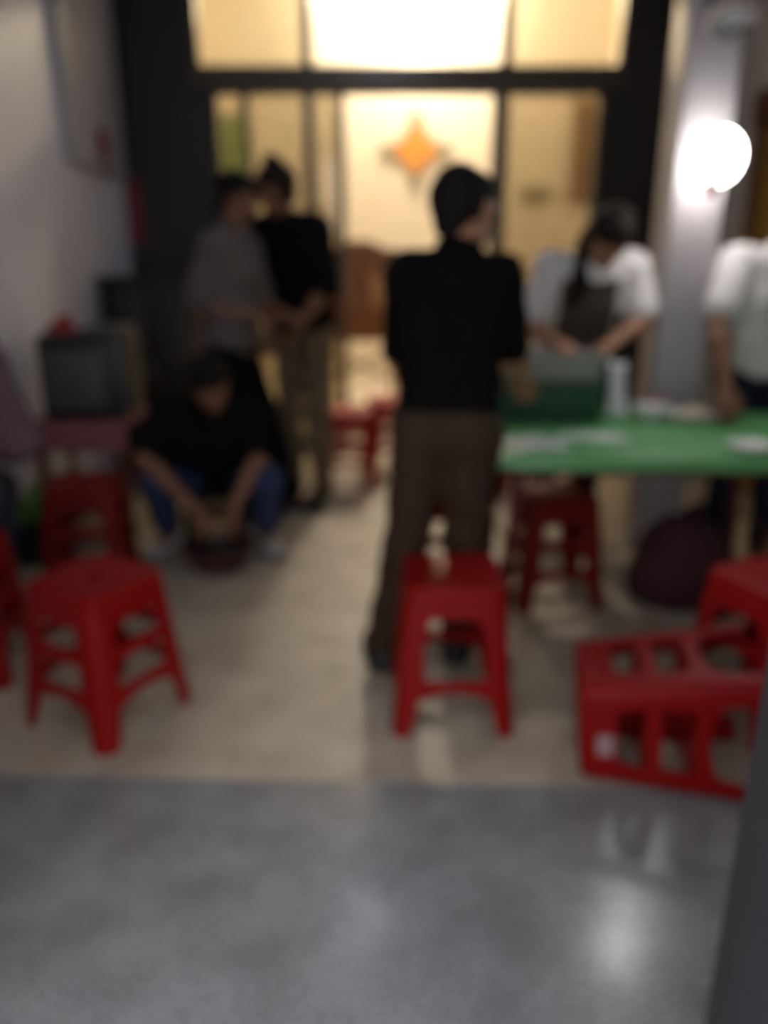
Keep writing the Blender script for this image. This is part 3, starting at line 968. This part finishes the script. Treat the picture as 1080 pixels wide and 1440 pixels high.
        me.polygons.foreach_set('use_smooth', np.ones(len(Q), bool))
        me.update(calc_edges=True)
        me.validate()
        return me


def V3(*a):
    return np.array(a, float)


def nrm(v):
    return v / max(1e-9, np.linalg.norm(v))


def lerp(a, b, t):
    return a + (b - a) * t


def bounds(pts, m):
    P = np.array(pts)
    return P.min(0) - m, P.max(0) + m


def hand(f, wr, dirv, palm_n, sidev, curl, s=1.0):
    """palm + five fingers; dirv along the hand, palm_n out of the palm, sidev towards the thumb"""
    d = nrm(dirv); n = nrm(palm_n - d * (palm_n @ d)); sd_ = nrm(np.cross(d, n))
    if sd_ @ sidev < 0:
        sd_ = -sd_
    pb = wr + d * 0.015
    for o in (-0.028, -0.009, 0.010, 0.028):
        f.cone(pb + sd_ * o * 0.7, wr + d * 0.085 * s + sd_ * o, 0.015 * s, 0.0115 * s, 0.012)
    for o, L in ((0.030, 0.068), (0.010, 0.076), (-0.011, 0.070), (-0.030, 0.055)):
        p = wr + d * 0.085 * s + sd_ * o
        ang = curl * 0.5
        for q, (fr, rr) in enumerate(((0.45, 0.0095), (0.32, 0.0088), (0.25, 0.008))):
            e = p + (d * math.cos(ang) + n * math.sin(ang)) * L * fr * s
            f.cone(p, e, rr * s, rr * 0.93 * s, 0.004)
            p = e; ang += curl
    p = wr + d * 0.025 * s + sd_ * 0.024
    e = p + nrm(d * 0.75 + sd_ * 0.75 + n * 0.25) * 0.042 * s
    f.cone(p, e, 0.014 * s, 0.011 * s, 0.008)
    e2 = e + nrm(d * 0.95 + sd_ * 0.2 + n * (0.3 + 0.4 * curl)) * 0.032 * s
    f.cone(e, e2, 0.0105 * s, 0.0085 * s, 0.004)


def head(f, c, fw, up, s=1.0):
    fw = nrm(fw); up = nrm(up - fw * (up @ fw)); rt = np.cross(fw, up)
    at = lambda a, b, cc: c + (rt * a + fw * b + up * cc) * s
    f.cone(at(0, -0.022, 0.030), at(0, 0.020, 0.028), 0.082 * s, 0.076 * s, 0.02, (rt, 0.93))
    f.cone(at(0, 0.03, 0.0), at(0, 0.045, -0.045), 0.066 * s, 0.050 * s, 0.03)
    f.cone(at(-0.034, 0.02, -0.06), at(0, 0.062, -0.088), 0.030 * s, 0.020 * s, 0.025)
    f.cone(at(0.034, 0.02, -0.06), at(0, 0.062, -0.088), 0.030 * s, 0.020 * s, 0.025)
    f.cone(at(0, 0.092, 0.018), at(0, 0.112, -0.022), 0.009 * s, 0.013 * s, 0.012)
    for sg in (-1, 1):
        f.cone(at(sg * 0.030, 0.104, 0.010), at(sg * 0.036, 0.100, 0.010), 0.010 * s, 0.010 * s, 0.012, None, True)
        f.cone(at(sg * 0.018, 0.090, 0.030), at(sg * 0.046, 0.076, 0.030), 0.008 * s, 0.007 * s, 0.01)
        f.cone(at(sg * 0.078, -0.004, 0.022), at(sg * 0.076, 0.002, -0.022), 0.019 * s, 0.012 * s, 0.006, (rt * 0.8 - fw * 0.6 * sg, 0.4))
        f.cone(at(sg * 0.010, 0.113, -0.026), at(sg * 0.012, 0.105, -0.026), 0.008 * s, 0.007 * s, 0.006)
    f.cone(at(-0.018, 0.088, -0.052), at(0.018, 0.088, -0.052), 0.007 * s, 0.007 * s, 0.008)
    f.cone(at(-0.016, 0.086, -0.063), at(0.016, 0.086, -0.063), 0.008 * s, 0.008 * s, 0.008)
    return rt, fw, up


def torso(f, J, e, k=0.05, upto='neck', hipk=1.0):
    """e widens the radii"""
    rt = nrm(J['sh'][0] - J['sh'][1]); ht = nrm(J['hip'][0] - J['hip'][1])
    mid = lerp(J['pel'], J['chest'], 0.5)
    b = J.get('build', 1.0)
    for s in (1, -1):
        f.cone(J['pel'] + ht * s * 0.062 * b, mid + nrm(rt + ht) * s * 0.055 * b, 0.098 * b * hipk + e, 0.090 * b + e, k)
        f.cone(mid + nrm(rt + ht) * s * 0.055 * b, J['chest'] + rt * s * 0.070 * b, 0.090 * b + e, 0.100 * b + e, k)
        f.cone(J['chest'] + rt * s * 0.070 * b, J['sh'][0 if s == 1 else 1] - rt * s * 0.012, 0.095 * b + e, 0.052 + e, k)
        f.cone(lerp(J['chest'], J['neck'], 0.75), J['sh'][0 if s == 1 else 1], 0.058 + e * 0.8, 0.050 + e, k)


def make_person(label, J, cloth, loc, rz, skin, face=True, group=None):
    """J: joints in the person's own frame (x right, y forward, z up)"""
    J = {k: ([np.array(q, float) for q in v] if isinstance(v, list) else (np.array(v, float) if isinstance(v, tuple) else v)) for k, v in J.items()}
    root = thing('person', label, 'person', loc, rz, group)
    hc = J['head']; fw = nrm(J['face']); up = nrm(J['hup'])
    pts = [J['pel'], J['chest'], J['neck'], hc] + J['sh'] + J['el'] + J['wr'] + J['kn'] + J['an'] + J['toe']
    # --- body
    lo, hi = bounds(pts, 0.20)
    f = Field(lo, hi, 0.0065)
    torso(f, J, -0.006, 0.05)
    f.cone(J['neck'] - (hc - J['neck']) * 0.3, lerp(J['neck'], hc, 0.75), 0.056, 0.050, 0.03)
    rt, fw, up = head(f, hc, fw, up, J.get('hs', 1.0))
    for i in (0, 1):
        f.cone(J['sh'][i], lerp(J['sh'][i], J['el'][i], 0.45), 0.050, 0.046, 0.03)
        f.cone(lerp(J['sh'][i], J['el'][i], 0.45), J['el'][i], 0.046, 0.037, 0.02)
        f.cone(J['el'][i], lerp(J['el'][i], J['wr'][i], 0.3), 0.037, 0.039, 0.02)
        f.cone(lerp(J['el'][i], J['wr'][i], 0.3), J['wr'][i], 0.039, 0.025, 0.02)
        sg = 1 if i == 0 else -1
        hd = J['hd'][i] if 'hd' in J else nrm(J['wr'][i] - J['el'][i])
        pn_ = J['pn'][i] if 'pn' in J else V3(0, 0, -1)
        hand(f, J['wr'][i], hd, pn_, J['th'][i] if 'th' in J else V3(-sg, 0.3, 0.3), J.get('curl', 0.55))
        f.cone(J['hip'][i], J['kn'][i], 0.074, 0.046, 0.03)
        cd = nrm(np.cross(np.cross(J['an'][i] - J['kn'][i], J['toe'][i] - J['an'][i]), J['an'][i] - J['kn'][i]))
        f.cone(J['kn'][i], lerp(J['kn'][i], J['an'][i], 0.35) - cd * 0.008, 0.044, 0.046, 0.02)
        f.cone(lerp(J['kn'][i], J['an'][i], 0.35) - cd * 0.008, J['an'][i], 0.046, 0.034, 0.02)
        f.cone(J['an'][i], J['toe'][i], 0.036, 0.026, 0.02)
    link('body', f.mesh('body'), root, skin)
    # --- eyes, lips
    s = J.get('hs', 1.0)
    if face:
        for sg in (-1, 1):
            e = lathe('eye', [(0.001, -0.011)] + [(0.011 * math.cos(R(a)), 0.011 * math.sin(R(a))) for a in range(-60, 90, 30)] + [(0.001, 0.011)], M['eyewhite'], root, 12)
            e.location = hc + (rt * sg * 0.032 + fw * 0.0805 + up * 0.010) * s
            p = lathe('iris', [(0.001, 0), (0.0055, 0), (0.0045, 0.002), (0.001, 0.003)], M['hair'], e, 12)
            p.location = Vector(fw * 0.0100)
            p.rotation_euler = Vector(fw).to_track_quat('Z', 'Y').to_euler()
        a = hc + (fw * 0.095 - up * 0.056) * s
        tube('mouth', [a - rt * 0.020 - fw * 0.008, a - up * 0.001, a + rt * 0.020 - fw * 0.008], [0.002, 0.005, 0.002], M['skinlip'], root, 8)
        for sg in (-1, 1):
            a = hc + (rt * sg * 0.032 + fw * 0.090 + up * 0.034) * s
            tube('eyebrow', [a - rt * sg * 0.016 + fw * 0.002, a + up * 0.003, a + rt * sg * 0.018 - fw * 0.012], [0.003, 0.0045, 0.002], M['hair'], root, 6)
    # --- hair
    hk = cloth.get('hair')
    if hk:
        at = lambda a, b, c_: hc + (rt * a + fw * b + up * c_) * s
        P = [at(0, 0, 0)]
        if hk == 'long':
            P += list(cloth['hairpts'])
        f = Field(*bounds(P, 0.16), 0.006)
        f.cone(at(0, -0.030, 0.038), at(0, 0.016, 0.046), 0.090 * s, 0.078 * s, 0.02, (rt, 0.95))
        f.cone(at(0, -0.050, 0.01), at(0, -0.052, -0.05), 0.066 * s, 0.048 * s, 0.03)
        for sg in (-1, 1):
            f.cone(at(sg * 0.058, 0.006, 0.03), at(sg * 0.060, -0.012, -0.01 if hk == 'short' else -0.06), 0.030 * s, 0.020 * s, 0.02)
        if hk == 'long':
            q = [np.array(x) for x in cloth['hairpts']]
            for a, b, ra, rb in zip(q, q[1:], cloth['hairr'], cloth['hairr'][1:]):
                f.cone(a, b, ra, rb, 0.03)
        if hk == 'bun':
            f.cone(at(0, -0.03, 0.125), at(0, -0.035, 0.14), 0.045 * s, 0.043 * s, 0.01)
        f.ripple(0.0022, 160, 150, 20)
        # keep the face clear
        f.cone(at(-0.02, 0.125, -0.012), at(0.02, 0.125, -0.012), 0.070 * s, 0.070 * s, 0.02, None, True)
        link('hair', f.mesh('hair'), root, M[cloth.get('hairm', 'hair')])
    # --- shirt
    f = Field(*bounds([J['pel'], J['chest'], J['neck']] + J['sh'] + J['el'] + ([J['wr'][0], J['wr'][1]] if cloth['sleeve'] > 1 else []), 0.20), 0.008)
    e = cloth.get('ease', 0.014)
    torso(f, J, e, 0.05, hipk=1.03)
    f.cone(lerp(J['chest'], J['neck'], 0.6), J['neck'], 0.065 + e, 0.058 + e * 0.4, 0.03)
    for i in (0, 1):
        sl = min(1.0, cloth['sleeve'])
        endp = lerp(J['sh'][i], J['el'][i], sl)
        f.cone(J['sh'][i], endp, 0.054 + e, 0.054 + e * 1.3 - 0.010 * sl, 0.025)
        if cloth['sleeve'] > 1:
            f.cone(J['el'][i], lerp(J['el'][i], J['wr'][i], cloth['sleeve'] - 1), 0.048 + e, 0.036 + e, 0.02)
    f.ripple(0.0030, 22, 31, 26, 0.5)
    f.ripple(0.0016, 50, 37, -44, 1.9)
    spine = nrm(J['chest'] - J['pel'])
    f.clip(J['pel'] - spine * cloth.get('hem', 0.06), -spine)
    f.clip(J['neck'] + nrm(J['neck'] - J['chest']) * 0.035, J['neck'] - J['chest'])
    sh = link('shirt', f.mesh('shirt'), root, M[cloth['shirt']])
    if cloth.get('collar'):
        ring = []
        ndir = nrm(hc - J['neck'])
        a1 = nrm(np.cross(ndir, V3(0.1, 1, 0))); a2 = np.cross(ndir, a1)
        pts_ = [J['neck'] + ndir * 0.028 + (a1 * math.cos(2 * PI * q / 20) + a2 * math.sin(2 * PI * q / 20)) * 0.061 for q in range(21)]
        tube('collar', pts_, 0.013, M[cloth['shirt']], sh, 8, False)
    # --- apron / vest
    if cloth.get('apron'):
        f = Field(*bounds([J['pel'], J['chest'], J['neck']] + J['sh'], 0.22), 0.008)
        torso(f, J, e + 0.012, 0.05)
        f.ripple(0.0025, 25, 31, 20, 2.2)
        f.clip(J['pel'] - spine * 0.16, -spine)
        fwd = nrm(np.cross(V3(0, 0, 1), J['sh'][0] - J['sh'][1]))
        f.clip(lerp(J['pel'], J['chest'], 0.5) - fwd * 0.02, -fwd)
        across = nrm(J['sh'][0] - J['sh'][1])
        f.clip(J['chest'] + across * 0.125, across); f.clip(J['chest'] - across * 0.125, -across)
        f.clip(J['chest'] + spine * 0.15, spine)
        ap_ = link('apron', f.mesh('apron'), root, M[cloth['apron']])
    # --- trousers
    f = Field(*bounds([J['pel']] + J['hip'] + J['kn'] + J['an'], 0.19), 0.008)
    ht = nrm(J['hip'][0] - J['hip'][1])
    b = J.get('build', 1.0)
    for i, sg in ((0, 1), (1, -1)):
        f.cone(J['pel'] + ht * sg * 0.06 * b + spine * 0.06, J['hip'][i], 0.098 * b, 0.098, 0.05)
    f.clip(J['pel'] + spine * 0.10, spine)
    for i in (0, 1):
        f.cone(J['hip'][i], J['kn'][i], 0.094, 0.073, 0.035)
        endp = lerp(J['kn'][i], J['an'][i], cloth.get('tlen', 0.97))
        f.cone(J['kn'][i], endp, 0.073, 0.060, 0.03)
    f.ripple(0.0035, 18, 24, 34, 1.0)
    link('trousers', f.mesh('trousers'), root, M[cloth['trousers']])
    # --- shoes
    for i in (0, 1):
        a, t_ = J['an'][i], J['toe'][i]
        d = t_ - a; d[2] = 0; d = nrm(d)
        f = Field(*bounds([a - d * 0.06, t_ + d * 0.04, a * V3(1, 1, 0)], 0.08), 0.006)
        heel = V3(a[0], a[1], 0) - d * 0.035
        ztop = 0.040
        f.cone(heel + V3(0, 0, ztop), V3(t_[0], t_[1], ztop - 0.008), 0.040, 0.044, 0.02, (V3(0, 0, 1), 0.85))
        f.cone(heel + d * 0.02 + V3(0, 0, 0.05), V3(a[0], a[1], 0.075), 0.040, 0.043, 0.03)
        f.clip(V3(0, 0, 0.003), V3(0, 0, -1))
        f.clip(V3(0, 0, 0.105), V3(0, 0, 1))
        so = link('shoe', f.mesh('shoe'), root, M[cloth['shoe']])
        ang = math.atan2(d[1], d[0]) - PI / 2
        lp = rrect(0.046, 0.5 * (np.linalg.norm((t_ - a)[:2]) + 0.12), 0.040, 6)
        c2 = (a + t_) / 2 + d * 0.004
        o = prism('sole', lp, 0.0, 0.014, M['greyshoe' if cloth['shoe'] == 'greyshoe' else 'blackshoe'], so)
        o.location = (c2[0], c2[1], 0.0); o.rotation_euler = (0, 0, ang)
    return root


def standing(h=1.62):
    k = h / 1.62
    return dict(pel=(0, 0, 0.90 * k), hip=[(0.085, 0, 0.85 * k), (-0.085, 0, 0.85 * k)], chest=(0, 0.0, 1.20 * k), neck=(0, -0.01, 1.375 * k),
                head=(0, 0.015, 1.505 * k), face=(0, 1, 0), hup=(0, 0, 1), sh=[(0.165, -0.01, 1.32 * k), (-0.165, -0.01, 1.32 * k)],
                el=[(0.22, 0, 1.06 * k), (-0.22, 0, 1.06 * k)], wr=[(0.22, 0.08, 0.84 * k), (-0.22, 0.08, 0.84 * k)],
                kn=[(0.10, 0.02, 0.46 * k), (-0.10, 0.02, 0.46 * k)], an=[(0.11, 0, 0.085), (-0.11, 0, 0.085)], toe=[(0.13, 0.15, 0.03), (-0.13, 0.15, 0.03)])


# 1. person in black seen from behind, leaning to the green table
J = standing(1.58)
J.update(chest=(0.0, 0.05, 1.17), neck=(0.015, 0.075, 1.345), head=(0.03, 0.115, 1.475), face=(0.66, 0.72, -0.22), hup=(0.03, 0.10, 1), build=0.92,
         sh=[(0.145, 0.07, 1.285), (-0.130, 0.05, 1.29)], el=[(0.195, 0.14, 1.05), (-0.165, 0.11, 1.04)], wr=[(0.235, 0.36, 0.95), (-0.06, 0.32, 0.95)],
         hip=[(0.075, 0, 0.83), (-0.075, 0, 0.83)], pel=(0, 0, 0.88),
         kn=[(0.07, 0.06, 0.45), (-0.125, 0.02, 0.45)], an=[(0.045, 0.09, 0.085), (-0.205, 0.0, 0.085)], toe=[(0.06, 0.23, 0.03), (-0.25, 0.14, 0.03)])
make_person('person in black short sleeved shirt and brown trousers standing with back turned', J,
            dict(hair='short', shirt='blackshirt', sleeve=0.85, ease=0.012, hem=-0.01, collar=True, trousers='browntrouser', shoe='blackshoe'), (0.195, 2.345, 0), R(-8), M['skin'])

# 2. person in white shirt and apron bending over the crate
J = standing(1.62)
J.update(pel=(0, -0.10, 0.92), hip=[(0.085, -0.10, 0.87), (-0.085, -0.10, 0.87)], chest=(0, 0.055, 1.17), neck=(-0.03, 0.16, 1.33), head=(-0.05, 0.25, 1.425),
         face=(0.15, 0.62, -0.85), hup=(-0.05, 0.85, 0.62), curl=0.4, sh=[(0.155, 0.10, 1.30), (-0.205, 0.10, 1.305)],
         el=[(0.235, 0.16, 1.06), (-0.245, 0.19, 1.09)], wr=[(0.17, 0.345, 1.02), (-0.09, 0.33, 1.02)],
         kn=[(0.10, -0.02, 0.47), (-0.10, -0.02, 0.47)], an=[(0.11, -0.06, 0.085), (-0.11, -0.06, 0.085)], toe=[(0.13, 0.09, 0.03), (-0.13, 0.09, 0.03)])
make_person('person in white short sleeved shirt and dark apron bending over the crate on the table', J,
            dict(hair='long', hairm='hair2', hairpts=[(-0.05, 0.20, 1.46), (-0.03, 0.14, 1.40), (0.03, 0.15, 1.29), (0.07, 0.20, 1.17)], hairr=[0.085, 0.08, 0.06, 0.03],
                 shirt='whiteshirt', sleeve=0.78, ease=0.018, hem=0.05, apron='apron', trousers='blacktee', shoe='greyshoe'), (0.885, 3.62, 0), R(180), M['skin'])

# 3. person in white at the right edge, hand on the table
J = standing(1.64)
J.update(pel=(0, -0.06, 0.92), hip=[(0.085, -0.06, 0.87), (-0.085, -0.06, 0.87)], chest=(0, 0.0, 1.20), neck=(0, 0.05, 1.375), head=(0, 0.10, 1.50), face=(0.2, 0.9, -0.45), hup=(0, .4, .9),
         sh=[(0.185, 0.03, 1.32), (-0.165, 0.02, 1.32)], el=[(0.285, 0.20, 1.09), (-0.25, 0.10, 1.09)], wr=[(0.30, 0.42, 0.86), (-0.18, 0.32, 0.95)])
make_person('person in white short sleeved shirt at the right edge reaching down to the table', J,
            dict(hair='short', shirt='whiteshirt', sleeve=0.70, ease=0.020, trousers='navy', shoe='blackshoe'), (1.675, 3.43, 0), R(176), M['skin2'])

# 4. person in grey shirt on the left, turned to the right
J = standing(1.72)
J.update(chest=(0, 0.03, 1.28), neck=(0, 0.045, 1.48), head=(0, 0.075, 1.63), face=(0.05, 0.85, -0.40), hup=(0, 0.3, 1),
         sh=[(0.165, 0.03, 1.395), (-0.165, 0.03, 1.395)], el=[(0.20, -0.07, 1.13), (-0.20, 0.08, 1.12)], wr=[(0.10, 0.18, 1.08), (-0.10, 0.26, 1.08)],
         kn=[(0.09, 0.10, 0.50), (-0.10, 0.14, 0.50)], an=[(0.09, 0.10, 0.085), (-0.10, 0.26, 0.085)], toe=[(0.10, 0.25, 0.03), (-0.11, 0.41, 0.03)])
make_person('person in grey short sleeved shirt and black trousers standing behind the squatting person', J,
            dict(hair='short', hairm='hair', shirt='greyshirt', sleeve=0.85, ease=0.028, hem=0.09, collar=True, trousers='blacktee', shoe='blackshoe'), (-0.80, 4.11, 0), R(-106), M['skin2'])

# 5. person in black behind, facing left
J = standing(1.82)
J.update(chest=(0, 0.07, 1.36), neck=(0, 0.14, 1.55), head=(0, 0.20, 1.69), face=(0.55, 0.75, -0.40), hup=(0, 0.25, 1),
         sh=[(0.17, 0.08, 1.49), (-0.17, 0.10, 1.49)], el=[(0.19, 0.05, 1.20), (-0.21, 0.08, 1.20)], wr=[(0.17, 0.10, 0.96), (-0.15, 0.24, 1.02)])
make_person('person in black top and khaki trousers standing farther back by the glass door', J,
            dict(hair='bun', hairm='hair2', shirt='blacktee', sleeve=0.95, ease=0.030, hem=0.02, trousers='khaki', shoe='blackshoe'), (-0.455, 4.44, 0), R(150), M['skin2'])

# 6. squatting person in black T-shirt over the basin
J = dict(pel=(0, -0.02, 0.305), hip=[(0.09, 0.0, 0.29), (-0.09, 0.0, 0.29)], chest=(0, 0.17, 0.56), neck=(-0.02, 0.29, 0.73), head=(-0.045, 0.385, 0.825), build=1.12,
         face=(-0.25, 0.75, -0.62), hup=(0, 0.6, 0.8), sh=[(0.195, 0.20, 0.655), (-0.19, 0.22, 0.66)],
         el=[(0.27, 0.36, 0.49), (-0.23, 0.37, 0.475)], wr=[(0.045, 0.46, 0.285), (-0.125, 0.46, 0.290)], hd=[(-0.4, 0.3, -0.7), (0.2, 0.3, -0.8)],
         kn=[(0.23, 0.36, 0.37), (-0.27, 0.36, 0.38)], an=[(0.22, 0.20, 0.085), (-0.24, 0.20, 0.085)], toe=[(0.27, 0.34, 0.03), (-0.29, 0.34, 0.03)])
make_person('person in black T-shirt and blue jeans and pale shoes squatting over the dark basin', J,
            dict(hair='short', shirt='blacktee', sleeve=0.72, ease=0.020, hem=0.04, trousers='jeans', shoe='paleshoe', tlen=0.85), (-0.83, 3.73, 0), R(184), M['skin2'])

# 7. seated person at the left edge, seen from behind
J = dict(pel=(0, 0.0, 0.58), hip=[(0.09, 0.03, 0.565), (-0.09, 0.03, 0.565)], chest=(0, 0.03, 0.90), neck=(0, 0.06, 1.09), head=(0, 0.10, 1.22),
         face=(-0.3, 0.9, -0.3), hup=(0, 0.2, 1), sh=[(0.18, 0.03, 1.04), (-0.14, 0.03, 1.04)], el=[(0.235, 0.12, 0.77), (-0.165, 0.14, 0.77)], wr=[(0.13, 0.34, 0.69), (-0.08, 0.36, 0.69)],
         kn=[(0.03, 0.42, 0.52), (-0.14, 0.40, 0.52)], an=[(0.0, 0.32, 0.085), (-0.13, 0.30, 0.085)], toe=[(0.01, 0.45, 0.03), (-0.15, 0.43, 0.03)])
make_person('person in mauve long sleeved top seated on a stool at the left edge', J,
            dict(hair='short', shirt='mauve', sleeve=1.85, ease=0.028, hem=0.05, trousers='navy', shoe='blackshoe'), (-1.455, 2.38, 0), R(6), M['skin2'])
